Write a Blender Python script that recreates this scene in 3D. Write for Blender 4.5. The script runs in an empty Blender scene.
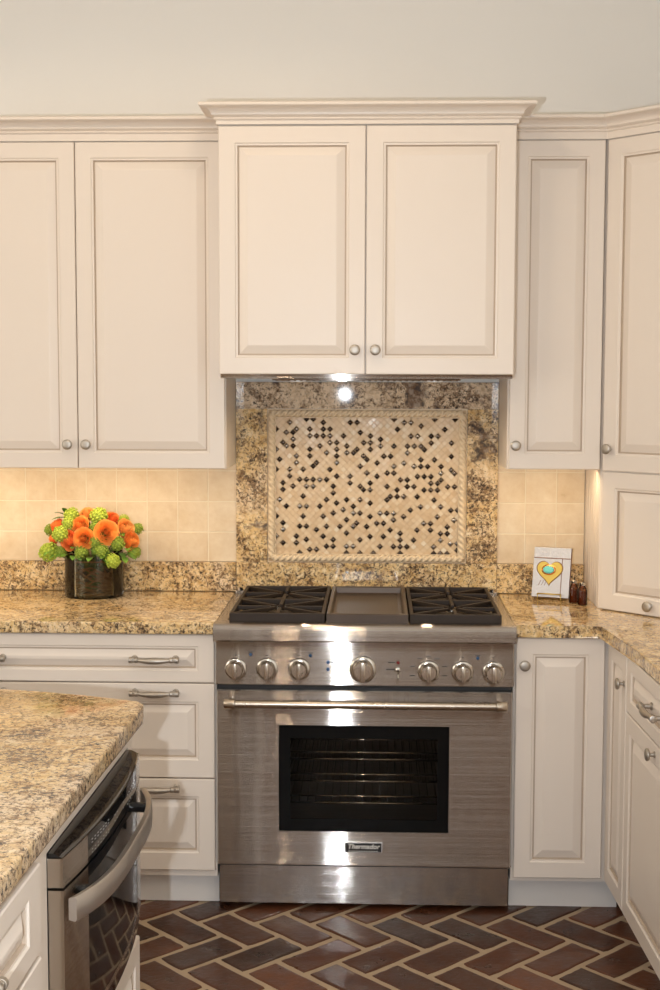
import bpy, bmesh, math, random
from mathutils import Vector, Matrix
R = random.Random(7)
pi = math.pi
sc = bpy.context.scene
COL = sc.collection

# ------------------------------------------------------------------ materials
def newmat(name):
    m = bpy.data.materials.new(name); m.use_nodes = True
    nt = m.node_tree; b = nt.nodes['Principled BSDF']
    return m, nt, b

def N(nt, t, **kw):
    n = nt.nodes.new(t)
    for k, v in kw.items():
        if k in n.inputs: n.inputs[k].default_value = v
        else: setattr(n, k, v)
    return n

def simple(name, col, rough=.5, metal=0, bump=0, bscale=40, **kw):
    m, nt, b = newmat(name)
    b.inputs['Base Color'].default_value = (*col, 1)
    b.inputs['Roughness'].default_value = rough
    b.inputs['Metallic'].default_value = metal
    for k, v in kw.items(): b.inputs[k.replace('_', ' ')].default_value = v
    tc = N(nt, 'ShaderNodeTexCoord')
    n = N(nt, 'ShaderNodeTexNoise', Scale=bscale, Detail=3.0)
    nt.links.new(tc.outputs['Object'], n.inputs['Vector'])
    mx = N(nt, 'ShaderNodeMapRange'); mx.inputs['To Min'].default_value = max(0, rough-.05); mx.inputs['To Max'].default_value = rough+.05
    nt.links.new(n.outputs['Fac'], mx.inputs['Value']); nt.links.new(mx.outputs['Result'], b.inputs['Roughness'])
    if bump:
        bp = N(nt, 'ShaderNodeBump', Strength=bump, Distance=.002)
        nt.links.new(n.outputs['Fac'], bp.inputs['Height']); nt.links.new(bp.outputs['Normal'], b.inputs['Normal'])
    return m

def ramp(nt, stops, src, interp='LINEAR'):
    r = nt.nodes.new('ShaderNodeValToRGB'); cr = r.color_ramp; cr.interpolation = interp
    while len(cr.elements) < len(stops): cr.elements.new(.5)
    for e, (p, c) in zip(cr.elements, stops):
        e.position = p; e.color = (*c, 1) if len(c) == 3 else c
    nt.links.new(src, r.inputs['Fac'])
    return r.outputs['Color']

def mix(nt, a, b, fac):
    m = nt.nodes.new('ShaderNodeMix'); m.data_type = 'RGBA'
    nt.links.new(fac, m.inputs['Factor']) if not isinstance(fac, float) else setattr(m.inputs['Factor'], 'default_value', fac)
    for s, v in ((6, a), (7, b)):
        if isinstance(v, tuple): m.inputs[s].default_value = (*v, 1)
        else: nt.links.new(v, m.inputs[s])
    return m.outputs[2]

def math_(nt, op, a, b=None, clamp=False):
    m = nt.nodes.new('ShaderNodeMath'); m.operation = op; m.use_clamp = clamp
    for i, v in enumerate((a, b)):
        if v is None: continue
        if isinstance(v, (int, float)): m.inputs[i].default_value = v
        else: nt.links.new(v, m.inputs[i])
    return m.outputs[0]

def granite(name, dark=0., blotch=0., gold=.5, loc=(0, 0, 0), rough=.07, stretch=(1, 1, 1), clw=.2, coat=.2):
    m, nt, b = newmat(name)
    tc = N(nt, 'ShaderNodeTexCoord')
    mp = N(nt, 'ShaderNodeMapping'); mp.inputs['Location'].default_value = loc; mp.inputs['Scale'].default_value = stretch
    nt.links.new(tc.outputs['Object'], mp.inputs['Vector'])
    def noise(s, d=4, r=.6, dist=0.):
        n = N(nt, 'ShaderNodeTexNoise', Scale=float(s), Detail=float(d), Roughness=r, Distortion=dist)
        nt.links.new(mp.outputs['Vector'], n.inputs['Vector']); return n.outputs['Fac']
    big = noise(3.2, 3, .5, .6); mid = noise(34, 5, .7, .8); fine = noise(95, 4, .75); sp = noise(62, 5, .8, 1.0); cl = noise(10, 3, .6, .7)
    golden = ramp(nt, [(.26, (.36, .19, .07)), (.40, (.60, .38, .15)), (.53, (.78, .56, .27)), (.70, (.88, .72, .46))], mid)
    beige = ramp(nt, [(.26, (.36, .24, .15)), (.40, (.60, .45, .30)), (.53, (.76, .60, .42)), (.70, (.88, .76, .60))], mid)
    g0 = .5 - (gold - .5)
    c = mix(nt, beige, golden, ramp(nt, [(g0-.1, (0, 0, 0)), (g0+.1, (1, 1, 1))], big))
    # translucent quartz grains
    vo = N(nt, 'ShaderNodeTexVoronoi', Scale=95.); nt.links.new(mp.outputs['Vector'], vo.inputs['Vector'])
    q = ramp(nt, [(.0, (.25, .25, .25)), (.8, (0, 0, 0))], vo.outputs['Distance'])
    c = mix(nt, c, (.86, .78, .66), q)
    # brown clusters then dark mica flecks, denser inside cluster zones
    th = math_(nt, 'ADD', math_(nt, 'MULTIPLY', cl, clw), math_(nt, 'MULTIPLY', sp, 1-clw))
    bro = ramp(nt, [(.515-dark*.06, (0, 0, 0)), (.57-dark*.06, (.85, .85, .85))], th)
    c = mix(nt, c, (.17, .095, .05), bro)
    th2 = math_(nt, 'ADD', math_(nt, 'MULTIPLY', cl, clw*.8), math_(nt, 'MULTIPLY', fine, 1-clw*.8))
    blk = ramp(nt, [(.555-dark*.07, (0, 0, 0)), (.60-dark*.07, (.92, .92, .92))], th2)
    c = mix(nt, c, (.045, .034, .03), blk)
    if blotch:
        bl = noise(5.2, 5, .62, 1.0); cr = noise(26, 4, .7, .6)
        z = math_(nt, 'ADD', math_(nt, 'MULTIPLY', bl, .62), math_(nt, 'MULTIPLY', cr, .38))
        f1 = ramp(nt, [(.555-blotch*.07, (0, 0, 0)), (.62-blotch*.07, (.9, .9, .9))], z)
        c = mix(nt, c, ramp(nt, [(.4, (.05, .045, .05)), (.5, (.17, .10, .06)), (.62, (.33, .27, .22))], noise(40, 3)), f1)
    nt.links.new(c, b.inputs['Base Color'])
    b.inputs['Roughness'].default_value = rough
    b.inputs['Coat Weight'].default_value = coat; b.inputs['Coat Roughness'].default_value = .03
    return m

def attr_tile(name, stops, rough, bump=.3, bscale=60, grain=.35, coat=0.):
    """per-piece tone from the 'tint' face attribute, mottled by noise"""
    m, nt, b = newmat(name)
    at = N(nt, 'ShaderNodeAttribute'); at.attribute_name = 'tint'
    tc = N(nt, 'ShaderNodeTexCoord')
    n = N(nt, 'ShaderNodeTexNoise', Scale=float(bscale), Detail=5., Roughness=.65)
    n2 = N(nt, 'ShaderNodeTexNoise', Scale=float(bscale)*.22, Detail=4., Roughness=.6)
    nt.links.new(tc.outputs['Object'], n.inputs['Vector']); nt.links.new(tc.outputs['Object'], n2.inputs['Vector'])
    s = math_(nt, 'ADD', math_(nt, 'MULTIPLY', at.outputs['Fac'], 1-grain),
              math_(nt, 'MULTIPLY', math_(nt, 'ADD', n.outputs['Fac'], math_(nt, 'SUBTRACT', math_(nt, 'MULTIPLY', n2.outputs['Fac'], 2.0), .5)), grain*.66))
    nt.links.new(ramp(nt, stops, s), b.inputs['Base Color'])
    mr = N(nt, 'ShaderNodeMapRange'); mr.inputs['From Min'].default_value = .3; mr.inputs['From Max'].default_value = .7
    mr.inputs['To Min'].default_value = rough*.6; mr.inputs['To Max'].default_value = min(1, rough*1.5)
    nt.links.new(n2.outputs['Fac'], mr.inputs['Value']); nt.links.new(mr.outputs['Result'], b.inputs['Roughness'])
    bp = N(nt, 'ShaderNodeBump', Strength=bump, Distance=.004)
    nt.links.new(math_(nt, 'ADD', n.outputs['Fac'], n2.outputs['Fac']), bp.inputs['Height']); nt.links.new(bp.outputs['Normal'], b.inputs['Normal'])
    b.inputs['Coat Weight'].default_value = coat; b.inputs['Coat Roughness'].default_value = .12
    return m

def steel(name, col=(.50, .46, .42), rough=.07, aniso=.9, spread=.52, wav=0.):
    """brushed metal: fine grooves across the 'brush' U direction tilt the normal only across the grain"""
    m, nt, b = newmat(name)
    b.inputs['Base Color'].default_value = (*col, 1); b.inputs['Metallic'].default_value = 1
    b.inputs['Anisotropic'].default_value = aniso; b.inputs['Roughness'].default_value = rough
    tg = N(nt, 'ShaderNodeTangent'); tg.direction_type = 'UV_MAP'; tg.uv_map = 'brush'
    nt.links.new(tg.outputs['Tangent'], b.inputs['Tangent'])
    uv = N(nt, 'ShaderNodeUVMap'); uv.uv_map = 'brush'
    sx = N(nt, 'ShaderNodeSeparateXYZ'); nt.links.new(uv.outputs['UV'], sx.inputs[0])
    tot = None
    for fq in (21300., 34700., 52900.):
        w = N(nt, 'ShaderNodeTexWhiteNoise'); w.noise_dimensions = '1D'
        nt.links.new(math_(nt, 'FLOOR', math_(nt, 'MULTIPLY', sx.outputs[0], fq)), w.inputs['W'])
        v = math_(nt, 'SUBTRACT', w.outputs['Value'], .5); tot = v if tot is None else math_(nt, 'ADD', tot, v)
    k = math_(nt, 'MULTIPLY', tot, spread)
    geo = N(nt, 'ShaderNodeNewGeometry'); nrm = geo.outputs['Normal']
    if wav:
        tc = N(nt, 'ShaderNodeTexCoord')
        mp2 = N(nt, 'ShaderNodeMapping'); mp2.inputs['Scale'].default_value = (7, 7, 2.2); nt.links.new(tc.outputs['Object'], mp2.inputs['Vector'])
        n2 = N(nt, 'ShaderNodeTexNoise', Scale=1., Detail=1.); nt.links.new(mp2.outputs['Vector'], n2.inputs['Vector'])
        bp = N(nt, 'ShaderNodeBump', Strength=wav, Distance=.004); nt.links.new(n2.outputs['Fac'], bp.inputs['Height']); nrm = bp.outputs['Normal']
    sc_ = N(nt, 'ShaderNodeVectorMath'); sc_.operation = 'SCALE'; nt.links.new(tg.outputs['Tangent'], sc_.inputs[0]); nt.links.new(k, sc_.inputs['Scale'])
    ad = N(nt, 'ShaderNodeVectorMath'); ad.operation = 'ADD'; nt.links.new(nrm, ad.inputs[0]); nt.links.new(sc_.outputs[0], ad.inputs[1])
    no = N(nt, 'ShaderNodeVectorMath'); no.operation = 'NORMALIZE'; nt.links.new(ad.outputs[0], no.inputs[0])
    nt.links.new(no.outputs[0], b.inputs['Normal'])
    return m

def thin_glass(name, tint=(1, 1, 1), gl=.04, rough=.02, ior=1.5):
    m, nt, b = newmat(name); nt.nodes.remove(b)
    out = [n for n in nt.nodes if n.type == 'OUTPUT_MATERIAL'][0]
    t = N(nt, 'ShaderNodeBsdfTransparent'); t.inputs['Color'].default_value = (*tint, 1)
    g = N(nt, 'ShaderNodeBsdfGlossy'); g.inputs['Roughness'].default_value = rough
    f = N(nt, 'ShaderNodeFresnel'); f.inputs['IOR'].default_value = ior
    mx = N(nt, 'ShaderNodeMixShader')
    nt.links.new(f.outputs[0], mx.inputs[0]); nt.links.new(t.outputs[0], mx.inputs[1]); nt.links.new(g.outputs[0], mx.inputs[2])
    nt.links.new(mx.outputs[0], out.inputs['Surface'])
    return m

M = {}
M['paint'] = simple('cabinet_paint', (.77, .69, .61), .38, bscale=8)
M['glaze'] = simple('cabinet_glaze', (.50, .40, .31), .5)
M['toe'] = simple('toe_kick_paint', (.70, .66, .62), .5)
M['wall'] = simple('wall_paint', (.90, .875, .825), .9, bump=.05, bscale=220)
M['wallf'] = simple('dark_reflected_wall', (.15, .10, .065), .8)  # unseen wall behind the camera, darkened so the steel reflects a dim room
M['ceil'] = simple('ceiling_paint', (.82, .80, .76), .95)
M['g_count'] = granite('granite_counter', dark=.25, gold=.62, loc=(3.1, 0, 0))
M['g_right'] = granite('granite_counter_right', dark=.1, gold=.8, loc=(8.3, 2, 0), stretch=(1, 1, 1))
M['g_island'] = granite('granite_island', dark=.22, gold=.52, loc=(1.2, 4.4, 0), rough=.2)
M['g_splash'] = granite('granite_splash', dark=.25, gold=.66, loc=(5, 1, 2))
M['g_surr'] = granite('granite_surround', dark=.25, blotch=.05, gold=.6, loc=(2.35, .4, 7.9), rough=.04, clw=.30, coat=0.)
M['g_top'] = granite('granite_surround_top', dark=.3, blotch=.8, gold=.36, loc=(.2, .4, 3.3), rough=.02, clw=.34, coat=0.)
M['trav'] = attr_tile('travertine_tile', [(.0, (.52, .37, .21)), (.45, (.68, .53, .35)), (1., (.82, .71, .54))], .45, .25, 38, .75)
M['grout'] = simple('tile_grout', (.80, .71, .55), .9, bump=.2, bscale=300)
M['mgrout'] = simple('mosaic_grout', (.62, .45, .27), .9)
M['mosaic'] = attr_tile('mosaic_stone', [(.0, (.60, .41, .22)), (.4, (.70, .51, .30)), (.75, (.77, .60, .39)), (1., (.84, .73, .56))], .35, .1, 60, .2)
M['stud'] = attr_tile('mosaic_metal', [(.0, (.035, .025, .02)), (.6, (.13, .10, .08)), (1., (.34, .31, .28))], .22, .02, 30, .1)
M['stud'].node_tree.nodes['Principled BSDF'].inputs['Metallic'].default_value = .9
M['rope'] = simple('rope_stone', (.76, .60, .40), .45, bump=.25, bscale=90)
M['steel'] = steel('brushed_steel', wav=.25)
M['steelp'] = steel('brushed_steel_plain', spread=.4)
M['kick'] = steel('kick_steel', spread=.3, wav=.30)
M['chrome'] = simple('polished_steel', (.58, .55, .51), .13, 1)
M['brass'] = simple('warm_polished_steel', (.52, .45, .37), .26, 1)
M['nickel'] = simple('satin_nickel', (.47, .43, .38), .46, 1)
M['iron'] = simple('cast_iron', (.028, .018, .012), .5, 0, bump=.3, bscale=400, Specular_IOR_Level=.3)
M['enamel'] = simple('black_enamel', (.015, .014, .014), .2)
M['griddle'] = simple('griddle_coating', (.075, .052, .038), .38, .3, bump=.05, bscale=300)
M['black'] = simple('black_gloss', (.008, .008, .009), .05)
M['blackm'] = simple('black_satin', (.02, .019, .019), .35)
M['cavity'] = simple('oven_enamel', (.09, .075, .06), .35)
M['ovenglass'] = thin_glass('oven_glass', (.72, .68, .63), rough=.03, ior=1.22)
M['blackw'] = simple('oven_black_border', (.006, .006, .006), .08, Specular_IOR_Level=.12)
M['white_ink'] = simple('pale_printing', (.7, .68, .64), .6)
M['key_ink'] = simple('grey_printing', (.30, .29, .28), .6)
M['dark_ink'] = simple('dark_printing', (.06, .06, .06), .6)
M['blue_led'] = simple('blue_indicator', (.02, .06, .14), .2)
M['red_led'] = simple('red_indicator', (.16, .01, .01), .2)
M['handle'] = simple('satin_handle', (.50, .455, .41), .36, .85)
M['brick'] = attr_tile('clay_paver', [(.0, (.020, .011, .007)), (.35, (.052, .020, .010)), (.7, (.108, .036, .015)), (1., (.21, .068, .022))], .38, .5, 55, .45, coat=.28)
M['mortar'] = simple('floor_mortar', (.43, .32, .21), .75, bump=.5, bscale=160)
M['brick'].node_tree.nodes['Principled BSDF'].inputs['Coat Roughness'].default_value = .07
M['brick'].node_tree.nodes['Principled BSDF'].inputs['Specular IOR Level'].default_value = .3
M['vase'] = thin_glass('vase_glass', (.80, .80, .72))
M['water'] = thin_glass('vase_water', (.80, .74, .60))
M['twig'] = simple('brown_twig', (.42, .19, .07), .6, bump=.4, bscale=200)
M['leafwrap'] = simple('dark_leaf_lining', (.035, .020, .009), .55, bump=.4, bscale=70)
M['stem'] = simple('green_stem', (.12, .20, .04), .5)
M['leaf'] = simple('leaf_green', (.13, .27, .035), .45, Subsurface_Weight=.1)
M['viburnum'] = simple('lime_floret', (.42, .52, .055), .6)
M['viburnum2'] = simple('green_floret', (.27, .37, .04), .6)
M['rose'] = simple('orange_petal', (1.0, .42, .09), .55)
M['rose2'] = simple('coral_petal', (1.0, .31, .08), .55)
M['rose3'] = simple('apricot_petal', (1.0, .52, .15), .55)
M['silver'] = simple('hammered_silver', (.50, .49, .50), .30, .6, bump=1., bscale=110)
M['gold'] = simple('gold_leaf', (.60, .43, .10), .3, .7, bump=.3, bscale=120)
M['copper'] = simple('copper_ring', (.80, .33, .12), .25, 1)
M['turq'] = simple('turquoise_stone', (.16, .62, .58), .2)
M['wood'] = simple('dark_plaque_edge', (.20, .10, .06), .5)
M['amber'] = thin_glass('amber_glass', (.80, .55, .36))
M['amberliq'] = simple('amber_liquid', (.16, .045, .012), .2)
M['clear'] = thin_glass('window_pane_glass')
M['trimw'] = simple('white_trim', (.75, .73, .69), .4)
M['lens'] = simple('lamp_lens', (.8, .8, .8), .2)

# ------------------------------------------------------------------ object helpers
INV = {}
def _link(o): COL.objects.link(o); return o

def thing(name, label, cat, loc=(0, 0, 0), group=None, rot=0.):
    o = _link(bpy.data.objects.new(name, None)); o.empty_display_size = .05
    o.location = loc; o.rotation_euler = (0, 0, rot)
    o['label'] = label; o['category'] = cat
    if group: o['group'] = group
    INV[o.name] = (Matrix.Translation(Vector(loc)) @ Matrix.Rotation(rot, 4, 'Z')).inverted()
    return o

def root_of(o):
    while o.parent: o = o.parent
    return o

def part(name, bm, mats, parent=None, frame=None, smooth=False, label=None, autos=None, tint=None):
    if frame is not None: bm.transform(frame)
    bmesh.ops.recalc_face_normals(bm, faces=bm.faces)
    uvl = bm.loops.layers.uv.new('brush')
    bm.normal_update()
    for f in bm.faces:
        n = f.normal
        for l in f.loops:
            c = l.vert.co
            if abs(n.z) > .8: l[uvl].uv = (c.y, c.x)
            elif abs(n.x) > abs(n.y): l[uvl].uv = (c.z, c.y)
            else: l[uvl].uv = (c.z, c.x)
        f.smooth = smooth
    if parent is not None: bm.transform(INV[root_of(parent).name])
    me = bpy.data.meshes.new(name)
    if not isinstance(mats, (list, tuple)): mats = [mats]
    for m in mats: me.materials.append(m)
    bm.to_mesh(me); bm.free()
    if autos:
        try: me.set_sharp_from_angle(angle=math.radians(autos))
        except Exception: pass
    o = _link(bpy.data.objects.new(name, me))
    if parent is not None: o.parent = parent
    if label: o['label'] = label
    return o

def single(name, label, cat, bm, mats, group=None, **kw):
    o = part(name, bm, mats, None, **kw); o['label'] = label; o['category'] = cat
    if group: o['group'] = group
    return o

def struct(name, bm, mats, **kw):
    o = part(name, bm, mats, None, **kw); o['kind'] = 'structure'; return o

def BM(): return bmesh.new()

def box(bm, x0, x1, y0, y1, z0, z1, bev=0, mi=0, seg=2):
    b2 = bmesh.new() if bev else bm
    r = bmesh.ops.create_cube(b2, size=1)
    for v in r['verts']:
        v.co = Vector(((x0+x1)/2 + v.co.x*(x1-x0), (y0+y1)/2 + v.co.y*(y1-y0), (z0+z1)/2 + v.co.z*(z1-z0)))
    if bev:
        bmesh.ops.bevel(b2, geom=b2.edges[:], offset=bev, segments=seg, affect='EDGES', profile=.6)
        merge(bm, b2, mi)
    else:
        for v in r['verts']:
            for f in v.link_faces: f.material_index = mi
    return bm

def merge(bm, b2, mi=None, mat=None):
    if mat is not None: b2.transform(mat)
    mp = {v: bm.verts.new(v.co) for v in b2.verts}
    for f in b2.faces:
        try:
            g = bm.faces.new([mp[v] for v in f.verts]); g.material_index = f.material_index if mi is None else mi
        except ValueError: pass
    b2.free()

def axis_mat(p, d):
    d = Vector(d).normalized()
    q = Vector((0, 0, 1)).rotation_difference(d)
    return Matrix.Translation(Vector(p)) @ q.to_matrix().to_4x4()

def lathe(bm, prof, p=(0, 0, 0), d=(0, 0, 1), seg=24, mi=0, rfun=None):
    """prof: (radius, height) along d; closed with caps when the radius is above 0"""
    mt = axis_mat(p, d); rings = []
    for r, h in prof:
        if r < 1e-6: rings.append([bm.verts.new(mt @ Vector((0, 0, h)))])
        else:
            rings.append([bm.verts.new(mt @ Vector((r*(rfun(a*2*pi/seg, r, h) if rfun else 1)*math.cos(a*2*pi/seg), r*(rfun(a*2*pi/seg, r, h) if rfun else 1)*math.sin(a*2*pi/seg), h))) for a in range(seg)])
    def mk(vs):
        try: f = bm.faces.new(vs); f.material_index = mi
        except ValueError: pass
    for A, B in zip(rings, rings[1:]):
        for i in range(seg):
            j = (i+1) % seg
            if len(A) == 1 and len(B) == 1: break
            if len(A) == 1: mk([A[0], B[j], B[i]])
            elif len(B) == 1: mk([A[i], A[j], B[0]])
            else: mk([A[i], A[j], B[j], B[i]])
    if len(rings[0]) > 1: mk(rings[0][::-1])
    if len(rings[-1]) > 1: mk(rings[-1])
    return bm

def tube(bm, pts, r, seg=10, mi=0, closed=False, flat=None):
    """r: number or list; flat=(w,h) gives an elliptical/rect-ish section"""
    pts = [Vector(p) for p in pts]; n = len(pts); rings = []; up = None
    for i, p in enumerate(pts):
        if closed: t = (pts[(i+1) % n]-pts[i-1]).normalized()
        else: t = (pts[min(i+1, n-1)]-pts[max(i-1, 0)]).normalized()
        if up is None:
            a = Vector((0, 0, 1)) if abs(t.z) < .9 else Vector((1, 0, 0)); up = (a-t*a.dot(t)).normalized()
        else: up = (up-t*up.dot(t)).normalized()
        sd = t.cross(up); rr = r[i] if isinstance(r, (list, tuple)) else r
        rings.append([bm.verts.new(p+(up*math.cos(k*2*pi/seg)+sd*math.sin(k*2*pi/seg))*rr) for k in range(seg)])
    prs = list(zip(rings, rings[1:]))+([(rings[-1], rings[0])] if closed else [])
    for A, B in prs:
        for k in range(seg):
            f = bm.faces.new([A[k], A[(k+1) % seg], B[(k+1) % seg], B[k]]); f.material_index = mi
    if not closed:
        for rg in (rings[0][::-1], rings[-1]):
            f = bm.faces.new(rg); f.material_index = mi
    return bm

def prism(bm, poly, z0, z1, bev=0, mi=0, seg=3, only=None, bot=None):
    b2 = bmesh.new()
    A = [b2.verts.new((x, y, z0)) for x, y in poly]; B = [b2.verts.new((x, y, z1)) for x, y in poly]
    b2.faces.new(A[::-1]); b2.faces.new(B); n = len(poly)
    for i in range(n): b2.faces.new([A[i], A[(i+1) % n], B[(i+1) % n], B[i]])
    if bev:
        e = [e for e in b2.edges if abs(e.verts[0].co.z-e.verts[1].co.z) < 1e-6]
        bmesh.ops.bevel(b2, geom=e, offset=bev, segments=seg, affect='EDGES', profile=.55)
    merge(bm, b2, mi); return bm

def xprism(bm, poly, x0, x1, mi=0):
    """profile in (y,z) extruded along x"""
    A = [bm.verts.new((x0, y, z)) for y, z in poly]; B = [bm.verts.new((x1, y, z)) for y, z in poly]; n = len(poly)
    fs = [bm.faces.new(A), bm.faces.new(B[::-1])]
    for i in range(n): fs.append(bm.faces.new([A[i], B[i], B[(i+1) % n], A[(i+1) % n]]))
    for f in fs: f.material_index = mi
    return bm

def rings_door(w, h, t=.02, s=.050, slope=.022, rail=None, mats=True):
    """raised panel front: x 0..w, z 0..h, back at y=0, face at y=-t. mi 1 = glaze in the grooves"""
    bm = bmesh.new(); rl = rail if rail is not None else s
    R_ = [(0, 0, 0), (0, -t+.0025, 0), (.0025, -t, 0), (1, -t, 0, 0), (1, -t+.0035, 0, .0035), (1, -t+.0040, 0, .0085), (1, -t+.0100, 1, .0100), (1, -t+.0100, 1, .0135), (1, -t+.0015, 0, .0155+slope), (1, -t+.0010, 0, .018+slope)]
    prev = None
    first = None
    for q in R_:
        if q[0] == 1: ix = s+q[3]; iz = rl+q[3]
        else: ix = iz = q[0]
        y = q[1]
        ring = [bm.verts.new(c) for c in ((ix, y, iz), (w-ix, y, iz), (w-ix, y, h-iz), (ix, y, h-iz))]
        if prev:
            for i in range(4):
                f = bm.faces.new([prev[i], prev[(i+1) % 4], ring[(i+1) % 4], ring[i]]); f.material_index = q[2]
        else: first = ring
        prev = ring
    bm.faces.new(prev); bm.faces.new(first[::-1])
    return bm

def knob_bm():
    bm = bmesh.new()
    lathe(bm, [(.0085, 0), (.0085, .0025), (.0055, .004), (.0048, .013), (.008, .015), (.0145, .0165), (.0168, .0195), (.0165, .023), (.0145, .0250), (.0110, .0262), (.0060, .0268), (0, .0270)], (0, 0, 0), (0, -1, 0), 28)
    return bm

def pull_bm():
    bm = bmesh.new(); L = .064
    for s in (-1, 1):
        lathe(bm, [(.0105, 0), (.0105, .003), (.0068, .006), (.0058, .022), (.0085, .024), (.0085, .034), (.006, .037), (0, .038)], (s*L, 0, 0), (0, -1, 0), 20)
        lathe(bm, [(.0088, 0), (.0098, .001), (.0098, .010), (.0080, .011)], (s*(L+.002), -.030, 0), (s, 0, 0), 18)
        lathe(bm, [(.0080, 0), (.0092, .002), (.0092, .009), (.007, .012)], (s*(L-.004), -.030, 0), (-s, 0, 0), 18)
    pts = []; rr = []
    for i in range(17):
        u = -1+i/8; pts.append((u*(L-.012), -.030-.006*(1-u*u), -.002*(1-u*u))); rr.append(.0060+.0045*(1-u*u)**1.5)
    tube(bm, pts, rr, 14)
    return bm

def T(x=0, y=0, z=0): return Matrix.Translation((x, y, z))
def frame(o, ang): return Matrix.Translation(o) @ Matrix.Rotation(ang, 4, 'Z')
I4 = Matrix.Identity(4)
PM = [M['paint'], M['glaze']]

def door(t, F, x0, x1, z0, z1, knob=None, pulls=(), y=0., name='door', s=.050, rail=None, slope=.022):
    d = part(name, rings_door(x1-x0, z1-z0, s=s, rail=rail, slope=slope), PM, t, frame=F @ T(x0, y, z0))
    if knob: part('knob', knob_bm(), M['nickel'], d, frame=F @ T(knob[0], y-.02, knob[1]), smooth=True, autos=35, label='round satin nickel knob')
    for px, pz in pulls: part('handle', pull_bm(), M['nickel'], d, frame=F @ T(px, y-.02, pz), smooth=True, autos=35, label='bowed satin nickel bar pull')
    return d

def crown_bm(path, z0, fas, closed_back=True):
    """sweep the crown profile (offset, z) along an XY path, outward = right of travel"""
    prof = [(0, z0), (.004, z0), (.004, z0+fas), (.008, z0+fas+.001), (.011, z0+fas+.004), (.011, z0+fas+.007), (.007, z0+fas+.009), (.012, z0+fas+.012), (.015, z0+fas+.014)]
    for i in range(7):
        a = i/6*pi/2; prof.append((.017+.030*(1-math.cos(a)), z0+fas+.015+.020*math.sin(a)))
    zt = z0+fas+.035
    prof += [(.050, zt+.001), (.053, zt+.003), (.053, zt+.010), (.049, zt+.013), (0, zt+.013)]
    bm = bmesh.new(); P = [Vector((x, y, 0)) for x, y in path]; n = len(P); rows = []
    for i, p in enumerate(P):
        dirs = []
        if i > 0: dirs.append((P[i]-P[i-1]).normalized())
        if i < n-1: dirs.append((P[i+1]-P[i]).normalized())
        ns = [Vector((d.y, -d.x, 0)) for d in dirs]
        nn = sum(ns, Vector()).normalized(); k = 1/nn.dot(ns[0])
        rows.append([bm.verts.new(p+nn*(o*k)+Vector((0, 0, z))) for o, z in prof])
    m = len(prof)
    for A, B in zip(rows, rows[1:]):
        for j in range(m): bm.faces.new([A[j], A[(j+1) % m], B[(j+1) % m], B[j]])
    bm.faces.new(rows[0]); bm.faces.new(rows[-1][::-1])
    return bm

def text_bm(s, size, ext=.0004, shear=0., bold=0.):
    cu = bpy.data.curves.new('lettering', 'FONT'); cu.body = s; cu.size = size; cu.extrude = ext; cu.shear = shear; cu.offset = bold
    cu.align_x = 'CENTER'; cu.align_y = 'CENTER'; cu.resolution_u = 3
    o = _link(bpy.data.objects.new('lettering_curve', cu))
    dg = bpy.context.evaluated_depsgraph_get(); me = bpy.data.meshes.new_from_object(o.evaluated_get(dg))
    bm = bmesh.new(); bm.from_mesh(me)
    bpy.data.objects.remove(o); bpy.data.meshes.remove(me); bpy.data.curves.remove(cu)
    bm.transform(Matrix.Rotation(pi/2, 4, 'X'))
    return bm

# ------------------------------------------------------------------ room shell
XL, XR, YB, ZC = -3.6, 1.40, -6.9, 3.08
struct('wall_back', box(BM(), XL-.1, XR+.1, 0, .1, -.05, ZC+.1), M['wall'])
struct('wall_right', box(BM(), XR, XR+.1, YB, 0, -.05, ZC+.1), M['wall'])
struct('wall_left', box(BM(), XL-.1, XL, YB, 0, -.05, ZC+.1), M['wall'])
struct('ceiling', box(BM(), XL, XR, YB, 0, ZC, ZC+.1), M['ceil'])
struct('wall_front', box(BM(), XL, XR, YB-.1, YB, -.05, ZC+.1), M['wallf'])

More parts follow.
